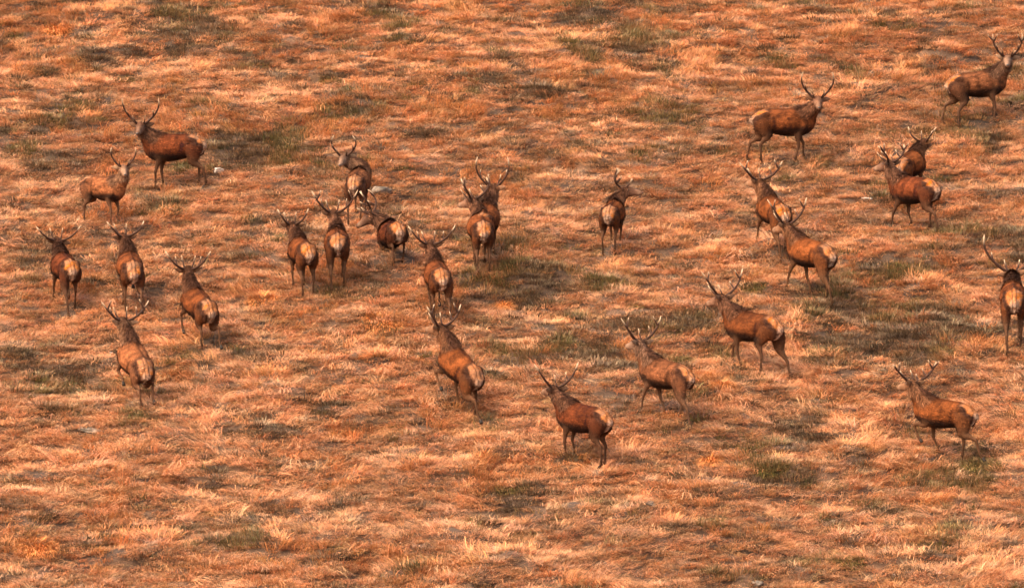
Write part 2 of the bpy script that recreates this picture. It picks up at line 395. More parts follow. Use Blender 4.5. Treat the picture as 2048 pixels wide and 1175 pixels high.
# ---------------------------------------------------------------- stones and single plants
def rock(px, py, sx, sy, sz, label, seed, sink=0.3, tone=None):
    c = hit(px, py); r = np.random.default_rng(seed)
    n1, n2 = 36, 20; Vv = []
    for j in range(n2 + 1):
        th = math.pi * j / n2
        for i in range(n1):
            ph = 2 * math.pi * i / n1; Vv.append((math.sin(th) * math.cos(ph), math.sin(th) * math.sin(ph), math.cos(th)))
    Vv = np.array(Vv)
    for k in range(9):      # cleave flat faces off the ball
        d = r.normal(0, 1, 3); d /= np.linalg.norm(d); lim = r.uniform(0.45, 0.85); q = Vv @ d
        Vv = Vv - np.maximum(q - lim, 0)[:, None] * d
    Vv = Vv * (1 + 0.45 * (fbm(Vv[:, 0] * 2.5 + 5, Vv[:, 1] * 2.5 + Vv[:, 2] * 3, seed, 3)[:, None] - 0.5)) * np.array([sx, sy, sz])
    Ff = [(j * n1 + i, j * n1 + (i + 1) % n1, (j + 1) * n1 + (i + 1) % n1, (j + 1) * n1 + i) for j in range(n2) for i in range(n1)]
    me = mesh_np('rock', Vv, np.array(Ff)[:, ::-1].copy()); o = link('rock', me, M_ROCK)
    o.location = (c[0], c[1], float(H(c[0], c[1])) + sz * (1 - 2 * sink)); o.rotation_euler = (0.1, 0.05, r.uniform(0, 3))
    if tone: me.materials.clear(); me.materials.append(tone)
    tag(o, label, 'rock', 'stones lying in the grass'); return o
k = NT('quartz_stone'); g_ = k.n('ShaderNodeTexCoord').outputs['Object']
k.l(k.ramp(k.noise(9, 5, 0.7, g_), [(0.35, (0.16, 0.12, 0.09)), (0.6, (0.38, 0.32, 0.27))]), k.p.inputs['Base Color']); k.p.inputs['Roughness'].default_value = 0.85
k.bump(k.noise(14, 6, 0.7, g_), 0.6, 0.02); M_WHITE = k.m
rock(760, 390, 0.16, 0.26, 0.12, 'grey boulder between the backward looking stag and the grazing stag', 3, 0.2)
rock(437, 349, 0.13, 0.16, 0.07, 'bright white flat stone beside the hind hooves of the dark upper left stag', 5, 0.1, M_WHITE)
rock(340, 421, 0.07, 0.09, 0.04, 'small white stone in the dark moss right of the small pale stag', 6, 0.1, M_WHITE)
rock(1733, 402, 0.10, 0.14, 0.045, 'pale flat stone in the grass left of the stag pair on the right', 8, 0.2, M_WHITE)
rock(1298, 1012, 0.11, 0.14, 0.06, 'pale stone among the grass low in the middle right foreground', 9, 0.2)
rock(180, 864, 0.22, 0.3, 0.07, 'low grey stone in the grass below the leaping stag', 10, 0.35)
rock(1515, 1172, 0.13, 0.15, 0.06, 'grey stone cut by the bottom edge of the picture', 12, 0.2)
rock(1787, 1152, 0.035, 0.04, 0.03, 'tiny white pebble near the bottom right', 13, 0.1, M_WHITE)
rock(222, 708, 0.03, 0.04, 0.03, 'tiny white pebble left of the leaping stag shoulder', 14, 0.1, M_WHITE)
rock(318, 62, 0.06, 0.09, 0.035, 'pale stone in the dark moss patch at the upper left', 15, 0.2, M_WHITE)

M_TUFT = mat_attr('tussock_blade', 'blade', 0.75, 0.15, 8, 0.1, 0)
def tussock(px, py, r, hgt, cols, label, seed, group, cat='grass', n=420, lean=0.4):
    c = hit(px, py); q = np.random.default_rng(500 + seed); Vs, Fs, Cs = [], [], []
    base_z = float(H(c[0], c[1])) - 0.02
    for i in range(n):
        a = q.uniform(0, 2 * math.pi); d = math.sqrt(q.random()); bx, by = math.cos(a) * d * r, math.sin(a) * d * r
        z0 = float(H(c[0] + bx, c[1] + by)) - base_z - 0.03; L = hgt * q.uniform(0.6, 1.25) * (1 - 0.3 * d * d)
        az = a + q.normal(0, 0.5); dx, dy = math.cos(az) * (1 - lean) + lean * 0.3, math.sin(az) * (1 - lean) - lean
        nn = math.hypot(dx, dy) + 1e-6; dx, dy = dx / nn, dy / nn; el = math.radians(q.uniform(35, 85) - 30 * d); w = q.uniform(.004, .009)
        col = np.array(cols[q.integers(len(cols))]) * math.exp(q.normal(0, .28)); p = np.array([bx, by, z0]); b = len(Vs)
        for k in range(4):
            t = k / 3
            for sg in ((-1, 1) if k < 3 else (0,)):
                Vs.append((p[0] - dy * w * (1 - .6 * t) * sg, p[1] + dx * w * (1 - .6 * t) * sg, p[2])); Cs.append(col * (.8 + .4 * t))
            e = el - (t ** 1.3) * math.radians(110); p = p + np.array([dx * math.cos(e), dy * math.cos(e), math.sin(e)]) * L / 3
        for k in range(2): Fs += [(b + 2 * k, b + 2 * k + 1, b + 2 * k + 3), (b + 2 * k, b + 2 * k + 3, b + 2 * k + 2)]
        Fs.append((b + 4, b + 5, b + 6))
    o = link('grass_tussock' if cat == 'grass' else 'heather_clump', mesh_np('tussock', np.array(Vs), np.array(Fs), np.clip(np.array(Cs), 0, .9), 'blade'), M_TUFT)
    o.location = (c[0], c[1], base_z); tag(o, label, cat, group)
RU = [(0.52, 0.19, 0.055), (0.42, 0.145, 0.042), (0.60, 0.25, 0.085), (0.30, 0.10, 0.03)]
OL = [(0.085, 0.068, 0.018), (0.13, 0.10, 0.026), (0.05, 0.04, 0.012), (0.20, 0.12, 0.04)]
DK = [(0.055, 0.032, 0.018), (0.09, 0.05, 0.028), (0.15, 0.10, 0.06), (0.03, 0.018, 0.012)]
GR_, GO, GD = 'rust coloured grass tussocks', 'olive sedge clumps', 'dark heather clumps'
for i, a in enumerate([
 (1445, 772, .14, .26, RU, 'small bright rust tuft between the two stags striding left', GR_, 'grass'),
 (765, 645, .30, .26, RU, 'broad rust tussock right of the slender trotting stag', GR_, 'grass'),
 (525, 602, .26, .24, RU, 'rusty tussock beside the hind legs of the slender trotting stag', GR_, 'grass'),
 (1010, 612, .14, .22, RU, 'rust tuft in the heather below the heavy middle stag', GR_, 'grass'),
 (75, 1100, .30, .30, RU, 'large rust tussock in the bottom left corner', GR_, 'grass'),
 (115, 60, .24, .28, RU, 'rust tussock near the top left corner', GR_, 'grass'),
 (1420, 925, .10, .30, RU, 'thin upright orange tuft right of the bottom middle stag', GR_, 'grass'),
 (1268, 610, .16, .14, OL, 'round green clump below and left of the stag with hooked antlers', GO, 'sedge'),
 (1505, 575, .20, .18, OL, 'green clump right of the hooked antlers of the striding stag', GO, 'sedge'),
 (1235, 205, .14, .16, OL, 'small green clump on the open slope above the lone middle stag', GO, 'sedge'),
 (1360, 722, .22, .15, OL, 'dark green clump above the back of the grizzled grey stag', GO, 'sedge'),
 (1800, 537, .24, .17, OL, 'dark green clump right of the front stag of the overlapping pair', GO, 'sedge'),
 (1700, 1120, .24, .15, OL, 'dark green clump near the bottom edge on the right', GO, 'sedge'),
 (655, 160, .16, .14, OL, 'lone dark clump above the backward looking stag', GO, 'sedge'),
 (310, 632, .12, .10, OL, 'small green clump right of the leaping stag antlers', GO, 'sedge'),
 (1022, 975, .30, .16, OL, 'olive hummock below and left of the bottom middle stag', GO, 'sedge'),
 (268, 158, .26, .14, DK, 'dark heather clump with a pale stone, upper left slope', GD, 'heather'),
 (1245, 75, .24, .14, DK, 'dark heather clump at the top of the bare diagonal streak', GD, 'heather'),
 (1318, 138, .20, .12, DK, 'dark heather clump at the foot of the bare diagonal streak', GD, 'heather'),
 (2030, 212, .26, .20, DK, 'very dark heather clump under the top right stag at the edge', GD, 'heather'),
 (1185, 566, .34, .14, DK, 'dark heather bank right of the heavy middle stag', GD, 'heather'),
 (1245, 570, .34, .14, DK, 'second dark heather bank, below the lone middle stag', GD, 'heather'),
 (1125, 605, .26, .12, DK, 'low black heather clump in the middle of the grey patch', GD, 'heather'),
 (1075, 535, .30, .12, DK, 'dark heather by the hooves of the heavy middle stag', GD, 'heather'),
 (850, 412, .26, .12, DK, 'dark heather clump between the grazing stag and the heavy stag', GD, 'heather'),
 (1960, 930, .36, .16, OL, 'dark green clump behind the galloping stag', GO, 'sedge'),
 (1540, 935, .30, .14, OL, 'dark green clump left of the galloping stag, low in the picture', GO, 'sedge'),
]):
    tussock(*a[:6], i, a[6], a[7], n=int(380 + 2400 * a[2]))

# ---------------------------------------------------------------- stags
def unit(v): v = np.asarray(v, float); return v / (np.linalg.norm(v) + 1e-9)
def cat(P, n):
    """Catmull-Rom resample of rows P to n points"""
    P = np.asarray(P, float); m = len(P); Q = np.vstack([2 * P[0] - P[1], P, 2 * P[-1] - P[-2]]); out = []
    for s in np.linspace(0, m - 1, n):
        i = min(int(s), m - 2); t = s - i; a, b, c, d = Q[i], Q[i + 1], Q[i + 2], Q[i + 3]
        out.append(0.5 * ((2 * b) + (c - a) * t + (2 * a - 5 * b + 4 * c - d) * t * t + (3 * b - a - 3 * c + d) * t ** 3))
    return np.array(out)
def tube(P, R, side=(0, 1, 0), n=12, samples=None, cap=0.7):
    """closed loft; R rows (radius in the bending plane, radius along side)"""
    P = np.asarray(P, float); R = np.asarray(R, float)
    if R.ndim == 1: R = np.stack([R, R], -1)
    if samples: PR = cat(np.hstack([P, R]), samples); P, R = PR[:, :3], np.maximum(PR[:, 3:], 0.0015)
    T = np.gradient(P, axis=0); T /= np.linalg.norm(T, axis=1)[:, None] + 1e-9
    e0, e1 = -T[0] * R[0].min() * cap, T[-1] * R[-1].min() * cap
    P = np.vstack([P[0] + e0, P, P[-1] + e1]); R = np.vstack([R[0] * 0.62, R, R[-1] * 0.62]); T = np.vstack([T[0], T, T[-1]])
    side = unit(side); V = []; a = np.linspace(0, 2 * math.pi, n, endpoint=False)
    for p, r, t in zip(P, R, T):
        s = side - t * (side @ t)
        if np.linalg.norm(s) < 0.05: s = np.cross(t, (1, 0, 0.01))
        s = unit(s); q = np.cross(t, s)
        V.append(p + np.cos(a)[:, None] * s * r[1] + np.sin(a)[:, None] * q * r[0])
    m = len(P); V = np.vstack(V + [P[:1] + e0 * 0.35, P[-1:] + e1 * 0.35]); F = []
    for j in range(m - 1):
        for i in range(n):
            F.append((j * n + i, j * n + (i + 1) % n, (j + 1) * n + (i + 1) % n, (j + 1) * n + i))
    for i in range(n):
        F.append((m * n, (i + 1) % n, i)); F.append((m * n + 1, (m - 1) * n + i, (m - 1) * n + (i + 1) % n))
    return V, F
class Bag:
    def __init__(s): s.V = []; s.F = []; s.n = 0
    def add(s, vf):
        v, f = vf; s.V.append(v); s.F += [tuple(i + s.n for i in q) for q in f]; s.n += len(v); return s
    def arr(s): return np.vstack(s.V)
def ik(a, b, l1, l2, bend):
    """middle joint between a and b in their XZ plane, bent to +x (bend=1) or -x"""
    d = b - a; L = min(np.linalg.norm(d), (l1 + l2) * 0.995); u = unit(d)
    x = (l1 * l1 - l2 * l2 + L * L) / (2 * L); h = math.sqrt(max(l1 * l1 - x * x, 0.0))
    n = np.array([-u[2], 0, u[0]]);
    if n[0] * bend < 0: n = -n
    return a + u * x + unit(n) * h

TONES = {  # flank, neck, leg
 'red':   ((0.088, 0.0250, 0.0075), (0.085, 0.036, 0.0190), (0.056, 0.026, 0.0140)),
 'dark':  ((0.066, 0.0165, 0.0055), (0.066, 0.029, 0.0160), (0.046, 0.021, 0.0115)),
 'pale':  ((0.125, 0.0430, 0.0170), (0.115, 0.056, 0.0310), (0.062, 0.029, 0.0160)),
 'grey':  ((0.088, 0.0310, 0.0130), (0.092, 0.046, 0.0270), (0.062, 0.030, 0.0170)),
 'bright':((0.102, 0.0290, 0.0080), (0.100, 0.042, 0.0200), (0.062, 0.028, 0.0140))}
LEGS = {  # (forward offset, lift) for near-left fore, right fore, left hind, right hind
 'stand':  ((0.02, 0), (-0.05, 0), (-0.06, 0), (0.08, 0)),
 'stance': ((0.05, 0), (-0.03, 0), (-0.22, 0), (0.06, 0)),
 'walk':   ((0.22, 0), (-0.18, 0), (-0.24, 0), (0.20, 0)),
 'walk2':  ((-0.18, 0.0), (0.20, 0.03), (0.20, 0), (-0.26, 0)),
 'trot':   ((0.24, 0.16), (-0.16, 0), (-0.24, 0.10), (0.16, 0)),
 'trot2':  ((-0.14, 0), (0.22, 0.16), (0.18, 0), (-0.26, 0.12)),
 'leap':   ((0.20, 0.28), (0.12, 0.20), (-0.22, 0), (-0.12, 0.02)),
 'run':    ((0.26, 0.12), (0.05, 0.18), (0.04, 0.0), (-0.24, 0.06))}
REPORT = []

def antler(hd, up, sd_, H0, side, st, s):
    Wd, Ht, Bk, curl, forks = st[:5]; tm = st[5] if len(st) > 5 else 1.0
    def pt(t):
        if curl < 0.09:
            a = 0.035 + 1.1 * Wd * t ** 0.9; u = 0.055 + Ht * (0.50 * t + 0.55 * t * t); b = Bk * math.sin(math.pi * t * 0.85)
            return H0 + (sd_ * side * a + up * u - hd * b) * s
        a = 0.035 + 1.12 * Wd * math.sin(min(t * 0.88, 1) * math.pi / 2) - curl * 1.25 * Wd * max(0, t - 0.5) ** 2 / 0.25
        u = 0.055 + 1.08 * Ht * (0.42 * t + 0.58 * t ** 1.6); b = Bk * math.sin(math.pi * t * 0.85)
        return H0 + (sd_ * side * a + up * u - hd * b) * s
    ts_ = np.linspace(0, 1, 15); P = np.array([pt(t) for t in ts_])
    R = (0.0165 * (1 - ts_) ** 0.6 + 0.0095) * s * tm; R[0] *= 1.35; R[-1] = 0.004
    bag = Bag(); cols = []
    def put(P, R, t0):
        v, f = tube(P, R, side=hd, n=7); bag.add((v, f)); k = len(v)
        # bone whitens towards the points
        d = np.array([np.argmin(np.linalg.norm(P - q, axis=1)) for q in v]) / (len(P) - 1)
        w = np.clip((t0 + d * (1 - t0) - 0.80) / 0.18, 0, 1)[:, None] * 0.75
        cols.append((1 - w) * np.array([0.032, 0.013, 0.007]) + w * np.array([0.62, 0.44, 0.29]))
    put(P, R, 0.0)
    def tine(t, ds, du, df, ln, bendup, r0=0.015):
        p0 = pt(t); d = unit(sd_ * side * ds + up * du + hd * df); Q = []
        for q in np.linspace(0, 1, 7): Q.append(p0 + (d * q + up * bendup * q * q) * ln * s)
        rr = (r0 * (1 - np.linspace(0, 1, 7)) ** 0.7 + 0.006) * s * tm; put(np.array(Q), rr, 0.1)
    tine(0.03, 0.35, 0.30, 0.9, 0.23, 0.65)
    if forks >= 1: tine(0.42, 0.15, 0.45, 0.8, 0.16, 0.4)
    if forks >= 2: tine(0.74, -0.5, 0.75, 0.25, 0.15, 0.3)
    if forks >= 3: tine(0.80, 0.75, 0.55, -0.2, 0.14, 0.2); tine(0.13, 0.4, 0.3, 0.8, 0.16, 0.5)
    return bag.arr(), bag.F, np.vstack(cols)

def stag(label, cx, cy, yaw, neck, head, st, legs='stand', tone='red', s=1.0, pitch=0.0, sink=0.0, bulk=1.0, box=None, seed=0):
    """cx, cy: middle of the trunk. Angles in degrees: yaw 0 = away uphill, 90 = facing left.
    neck = (yaw, elevation, length), head = (yaw, elevation), all yaws measured like the body's"""
    rs = np.random.default_rng(1000 + seed)
    c = hit(cx, cy, 0.78 * s - sink); x0, y0 = c[0], c[1]
    h = np.array([-math.sin(math.radians(yaw)), math.cos(math.radians(yaw))])
    zf, zb = float(H(*(c[:2] + h * 0.45 * s))), float(H(*(c[:2] - h * 0.5 * s)))
    slope = math.atan2(zf - zb, 0.95 * s) * 0.8; z0 = (zf + zb) / 2 - sink
    rz = math.radians(yaw) + math.pi / 2
    root = empty('red_deer_stag', (x0, y0, z0), rz); tag(root, label, 'deer', 'red deer stags crossing the hillside')
    pa = slope + math.radians(pitch); ca, sa = math.cos(pa), math.sin(pa); piv = np.array([0, 0, 0.75]); drop = np.array([0, 0, 0.08])
    def B(P):      # body frame -> object frame (pitched about the middle)
        P = np.atleast_2d(np.asarray(P, float)) * np.array([0.94, 1, 1]) - piv
        return np.stack([P[:, 0] * ca - P[:, 2] * sa, P[:, 1], P[:, 0] * sa + P[:, 2] * ca], -1) + piv - drop
    def Bi(P):
        P = P - piv + drop; return (np.stack([P[:, 0] * ca + P[:, 2] * sa, P[:, 1], -P[:, 0] * sa + P[:, 2] * ca], -1) + piv) / np.array([0.94, 1, 1])
    def dirv(ya, el):   # absolute yaw -> object frame direction
        a = math.radians(ya - yaw); e = math.radians(el); return np.array([math.cos(a) * math.cos(e), math.sin(a) * math.cos(e), math.sin(e)])
    bag = Bag(); bones = []   # bones: (points, radii, region)
    bk = bulk
    bk = bk * (1 + rs.normal(0, 0.045)); tr = [(-0.63, 0.93, .100, .095), (-0.565, 0.92, .185, .150), (-.44, .910, .222, .195), (-.24, .895, .232, .205 * bk), (0, .868, .262, .255 * bk),
          (.20, .858, .275, .250 * bk), (.36, .868, .275, .195), (.50, .900, .225, .145), (.58, .94, .15, .10)]
    tp = B([(a, 0, b) for a, b, _, _ in tr]); trr = np.array([(a, b) for _, _, a, b in tr])
    bag.add(tube(tp, trr, n=18, samples=22)); bones.append((cat(tp, 14), np.full(14, 0.23), 0))
    # withers and loin
    bag.add(tube(B([(.50, 0, 1.03), (.34, 0, 1.075), (.16, 0, 1.055)]), [(.07, .06), (.075, .07), (.06, .07)], samples=7))
    bag.add(tube(B([(.44, 0, 1.085), (.30, 0, 1.125), (.12, 0, 1.108), (-.10, 0, 1.108), (-.30, 0, 1.115), (-.46, 0, 1.095), (-.58, 0, 1.03)]), [(.04, .04)] * 7, samples=14))
    for q in (-1, 1):
        bag.add(tube(B([(.34, .075 * q, 1.08), (.39, .135 * q, .95), (.40, .165 * q, .80), (.33, .16 * q, .70)]), [(.06, .04), (.075, .045), (.08, .045), (.07, .04)], (0, 1, 0), samples=8))
        bag.add(tube(B([(-.30, .12 * q, 1.03), (-.38, .15 * q, 1.03), (-.47, .13 * q, 1.01)]), [(.05, .05), (.065, .055), (.05, .05)], (0, 1, 0), samples=6))
        bag.add(tube(B([(-.56, .085 * q, 1.00), (-.58, .095 * q, .90), (-.55, .10 * q, .76)]), [(.06, .05), (.075, .065), (.06, .05)], (0, 1, 0), samples=7))
    # legs
    hoofs = []
    for i, (sx, fore) in enumerate(((1, 1), (-1, 1), (1, 0), (-1, 0))):
        dx, lift = LEGS[legs][i]; dx += rs.normal(0, 0.025)
        yl = (0.12 if fore else 0.135) * sx
        bx = (0.31 if fore else -0.50) + dx
        wx, wy = x0 + math.cos(rz) * bx * s - math.sin(rz) * yl * s, y0 + math.sin(rz) * bx * s + math.cos(rz) * yl * s
        gz = (float(H(wx, wy)) - z0) / s + lift
        gz = max(gz, -0.22)
        side = (0, 1, 0)
        if fore:
            sh = B((.37, .10 * sx, .88))[0]; el = B((.29 + dx * 0.15, .125 * sx, .64))[0]
            ft = np.array([bx - lift * 0.5, yl * 0.9, gz + 0.10 + lift * 0.1]); l1, l2 = 0.245, 0.23
            v = ft - el; L = np.linalg.norm(v)
            if not lift and L < (l1 + l2) * 0.97: sc_ = max(L / ((l1 + l2) * 0.97), 0.72); l1 *= sc_; l2 *= sc_
            if L > (l1 + l2) * 0.99: sc_ = L / ((l1 + l2) * 0.99); l1 *= sc_; l2 *= sc_
            kn = ik(el, ft, l1, l2, 1); toe = ft + np.array([0.035, 0, -0.085]) if not lift else ft + np.array([-0.05, 0, -0.08])
            bag.add(tube([B((.40, .08 * sx, .98))[0], sh, (sh + el) / 2 + np.array([0, 0.01 * sx, 0]), el, el * .6 + kn * .4],
                         [(.12, .08), (.150, .095), (.125, .085), (.080, .058), (.05, .042)], side, samples=11))
            bag.add(tube([el, el * .55 + kn * .45, kn + (el - kn) * .12, kn, kn + (ft - kn) * .2, kn * .4 + ft * .6, ft, toe],
                         [(.070, .050), (.044, .036), (.033, .030), (.034, .031), (.026, .024), (.022, .020), (.027, .024), (.024, .024)], side, samples=20))
            bones.append((np.array([el, el * .5 + kn * .5, kn, (kn + ft) / 2, ft, toe]), np.array([.07, .04, .03, .022, .025, .02]), 3))
        else:
            hp = B((-.43, .115 * sx, .90))[0]; ft = np.array([bx - (lift * 0.6), yl * 0.9, gz + 0.105 + lift * .15])
            beta = 0.10 - 0.55 * (dx) + lift * 3.2; beta = min(max(beta, -0.25), 1.1)
            if lift == 0: hk = ft + 0.285 * np.array([-math.sin(0.02 + max(0, -dx) * -1.1 + max(0, dx) * .3), 0, math.cos(dx)])
            else: hk = ft + 0.285 * np.array([math.sin(beta) * 0.55, 0, math.cos(beta * .6)])
            hk[1] = yl
            l1, l2 = 0.29, 0.335; v = hk - hp; L = np.linalg.norm(v)
            if not lift and L < (l1 + l2) * 0.86: sc_ = max(L / ((l1 + l2) * 0.86), 0.72); l1 *= sc_; l2 *= sc_
            if L > (l1 + l2) * 0.97: sc_ = L / ((l1 + l2) * 0.97); l1 *= sc_; l2 *= sc_
            stf = ik(hp, hk, l1, l2, 1); stf = stf + np.array([0, 0.012 * sx, 0])
            toe = ft + (np.array([0.03, 0, -0.09]) if not lift else np.array([-0.06, 0, -0.075]))
            bag.add(tube([B((-.40, .07 * sx, 1.02))[0], hp, hp * .5 + stf * .5 + np.array([-.035, .015 * sx, 0]), stf * .75 + hk * .25, stf * .45 + hk * .55],
                         [(.125, .085), (.185, .108), (.155, .095), (.095, .064), (.054, .042)], side, samples=12))
            bag.add(tube([stf, stf * .5 + hk * .5, hk + (stf - hk) * .14, hk, hk + (ft - hk) * .2, hk * .4 + ft * .6, ft, toe],
                         [(.095, .062), (.062, .043), (.037, .028), (.036, .028), (.029, .024), (.024, .021), (.029, .025), (.025, .024)], side, samples=20))
            bones.append((np.array([stf * .3 + hk * .7, hk, (hk + ft) / 2, ft, toe]), np.array([.045, .035, .024, .025, .02]), 3))
        hoofs.append((toe, 1 if not lift else -1))
    # neck
    ny, ne, nl = neck; nd = dirv(ny, ne); p0 = B((.34, 0, .93))[0]; p1 = B((.47, 0, 1.00))[0]
    ph = p1 + nd * nl * 0.82
    ctrl = p1 + (B((.47 + .16, 0, 1.0 + .11))[0] - p1) * 1.0
    pts = [p0] + [(1 - t) ** 2 * p1 + 2 * t * (1 - t) * ctrl + t * t * ph for t in (0, .25, .5, .75, 1)]
    pts = np.array(pts)
    nside = unit(np.cross((0, 0, 1), nd * np.array([1, 1, 0]) + np.array([0.01, 0, 0])))
    nr = [(.250, .165), (.225, .155), (.190, .138), (.158, .120), (.130, .104), (.105, .088)]
    bag.add(tube(pts, nr, nside, n=14, samples=16))
    NP = cat(pts, 14); NR = cat(np.array(nr), 14)
    bones.append((NP[3:], NR[3:, 0], 1))
    # head
    hd = dirv(*head); sd_ = unit(np.cross((0, 0, 1), hd)); up = np.cross(hd, sd_)
    o = ph + up * 0.02
    hp_ = [o + hd * a * 1.08 + up * b * 1.08 for a, b in ((-.06, -.01), (.0, .0), (.07, .002), (.15, -.012), (.22, -.028), (.29, -.040), (.345, -.048))]
    hr = [(.075, .060), (.098, .080), (.108, .084), (.092, .066), (.068, .048), (.058, .045), (.046, .040)]
    hr = [(a * 1.12, b * 1.12) for a, b in hr]; bag.add(tube(hp_, hr, sd_, n=14, samples=16)); bones.append((cat(hp_, 12), np.full(12, 0.06), 2))
    for q in (-1, 1): bag.add(tube([o + hd * .04 + up * .05 + sd_ * q * .045, o + hd * .13 + up * .04 + sd_ * q * .045], [.028, .022], sd_, n=8))
    # fuse to one skin
    me = mesh_np('body', bag.arr() * s, bag.F); ob = link('body', me, None, root)
    md = ob.modifiers.new('r', 'REMESH'); md.mode = 'VOXEL'; md.voxel_size = 0.0145 * s
    m2 = ob.modifiers.new('s', 'SMOOTH'); m2.factor = 0.5; m2.iterations = 3
    dg = bpy.context.evaluated_depsgraph_get(); nm = bpy.data.meshes.new_from_object(ob.evaluated_get(dg))
    ob.modifiers.clear(); ob.data = nm; bpy.data.meshes.remove(me); nm.name = 'body'
    n = len(nm.vertices); V = np.empty(n * 3, np.float32); nm.vertices.foreach_get('co', V); V = V.reshape(-1, 3).astype(float) / s
    N = np.empty(n * 3, np.float32); nm.vertices.foreach_get('normal', N); N = N.reshape(-1, 3).astype(float)
    # coat pattern, in the animal's own frame
    dist = []
    regs = {}
    for P, R, reg in bones:
        dm = np.min(np.linalg.norm(V[:, None] - P[None], axis=2) - R[None], axis=1)
        regs[reg] = np.minimum(regs.get(reg, 9.0), dm)
    e = {k_: np.exp(-np.clip(v_, -0.3, 2) / 0.022) for k_, v_ in regs.items()}; tot = sum(e.values())
    wT, wN, wH, wL = (e[k_] / tot for k_ in (0, 1, 2, 3))
    Bv = Bi(V); Bn = Bi(V + N) - Bv; bx, by, bz = Bv.T
    fl, nk, lg = (np.array(t_) for t_ in TONES[tone]); jit = 1 + rs.normal(0, 0.06)
    fl, nk, lg = fl * jit, nk * jit, lg * jit
    nz = fbm(bx * 9 + seed, bz * 13 + by * 9, 200 + seed, 4, 0.65)[:, None]; nz2 = fbm(bx * 3.1 + seed, bz * 3.1, 300 + seed, 2)[:, None]
    def mx(a, b, w): w = np.asarray(w); w = w[:, None] if w.ndim == 1 else w; return a * (1 - w) + b * w
    C = np.ones((n, 3)) * fl * np.clip(-0.10 + 2.2 * nz, 0.35, 2.2) 
    C = mx(C, fl * np.array([1.35, 1.4, 1.5]), sstep(nz2[:, 0], 0.5, 0.75) * 0.35)
    C = mx(C, fl * 1.35, sstep(bx, 0.05, 0.25) * sstep(-bx, -0.42, -0.30) * sstep(bz, .75, .9) * 0.35)      # shoulder
    C = mx(C, fl * 0.22, np.exp(-((bx + 0.21 + 0.08 * (bz - .9)) / 0.035) ** 2) * sstep(bz, 0.68, 0.78) * sstep(-bz, -1.06, -0.98) * 0.85)                  # crease shade in front of the haunch, painted into the coat colour
    haunch = sstep(-bx, 0.24, 0.34); C = mx(C, fl * np.array([0.62, 0.70, 0.85]), haunch * (0.35 + 0.9 * nz2[:, 0]))
    dors = np.exp(-(by / 0.055) ** 2) * sstep(bz, 1.02, 1.08); C = mx(C, fl * 0.38, dors * 0.75)
    C = mx(C, fl * 0.5, sstep(bx, 0.18, 0.36) * sstep(bz, 1.03, 1.12) * 0.7)                                # dark mane on the withers
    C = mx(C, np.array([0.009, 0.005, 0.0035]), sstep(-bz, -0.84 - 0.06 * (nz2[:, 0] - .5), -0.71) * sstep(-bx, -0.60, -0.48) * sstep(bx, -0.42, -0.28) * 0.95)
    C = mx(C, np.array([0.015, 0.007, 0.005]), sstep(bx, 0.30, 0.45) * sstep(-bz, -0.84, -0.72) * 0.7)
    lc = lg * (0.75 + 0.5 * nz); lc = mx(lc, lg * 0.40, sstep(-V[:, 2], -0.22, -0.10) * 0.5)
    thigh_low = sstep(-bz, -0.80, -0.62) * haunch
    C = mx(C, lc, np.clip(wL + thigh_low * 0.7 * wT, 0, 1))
    # neck: dark nape, greyer throat
    dN = np.linalg.norm(V[:, None] - NP[None], axis=2); ni = np.argmin(dN, axis=1)
    rel = V - NP[ni]; nt = np.gradient(NP, axis=0)[ni]; nt /= np.linalg.norm(nt, axis=1)[:, None]
    nup = np.cross(nt, np.cross((0, 0, 1), nt)); nup /= np.linalg.norm(nup, axis=1)[:, None] + 1e-6
    q = np.einsum('ij,ij->i', rel, nup) / (np.linalg.norm(rel, axis=1) + 1e-6)
    nc = nk * (0.7 + 0.6 * nz); nc = mx(nc, np.array([0.035, 0.014, 0.008]), sstep(q, 0.72, 0.93) * 0.9)
    nc = mx(nc, nk * np.array([1.2, 1.35, 1.5]), sstep(-q, -0.1, 0.7) * 0.4)
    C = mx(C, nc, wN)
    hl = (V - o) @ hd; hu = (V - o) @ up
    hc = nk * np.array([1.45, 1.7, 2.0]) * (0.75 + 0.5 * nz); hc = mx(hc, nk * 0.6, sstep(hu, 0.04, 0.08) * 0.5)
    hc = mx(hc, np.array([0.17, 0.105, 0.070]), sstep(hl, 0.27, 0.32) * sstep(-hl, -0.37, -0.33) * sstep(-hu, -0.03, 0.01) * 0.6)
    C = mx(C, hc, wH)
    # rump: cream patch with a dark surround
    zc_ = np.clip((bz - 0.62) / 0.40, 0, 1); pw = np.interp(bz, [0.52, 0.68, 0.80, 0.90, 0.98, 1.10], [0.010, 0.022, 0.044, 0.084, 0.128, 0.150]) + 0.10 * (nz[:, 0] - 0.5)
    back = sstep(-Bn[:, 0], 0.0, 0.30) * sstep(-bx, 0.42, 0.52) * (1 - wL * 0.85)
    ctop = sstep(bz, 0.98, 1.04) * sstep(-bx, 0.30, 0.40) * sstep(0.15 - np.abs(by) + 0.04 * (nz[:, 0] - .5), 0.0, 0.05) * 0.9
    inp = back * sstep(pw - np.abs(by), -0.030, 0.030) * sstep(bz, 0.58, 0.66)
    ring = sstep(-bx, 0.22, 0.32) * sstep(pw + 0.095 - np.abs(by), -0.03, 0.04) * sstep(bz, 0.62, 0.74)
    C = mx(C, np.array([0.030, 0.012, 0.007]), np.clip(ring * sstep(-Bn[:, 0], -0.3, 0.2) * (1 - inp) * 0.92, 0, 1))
    cream = mx(np.ones((n, 3)) * np.array([0.46, 0.30, 0.205]), np.array([0.32, 0.120, 0.048]), np.clip(sstep(bz, 0.86, 1.06) * 1.1 + 0.6 * sstep(np.abs(by), 0.05, 0.11), 0, 1) * (0.5 + nz[:, 0]))
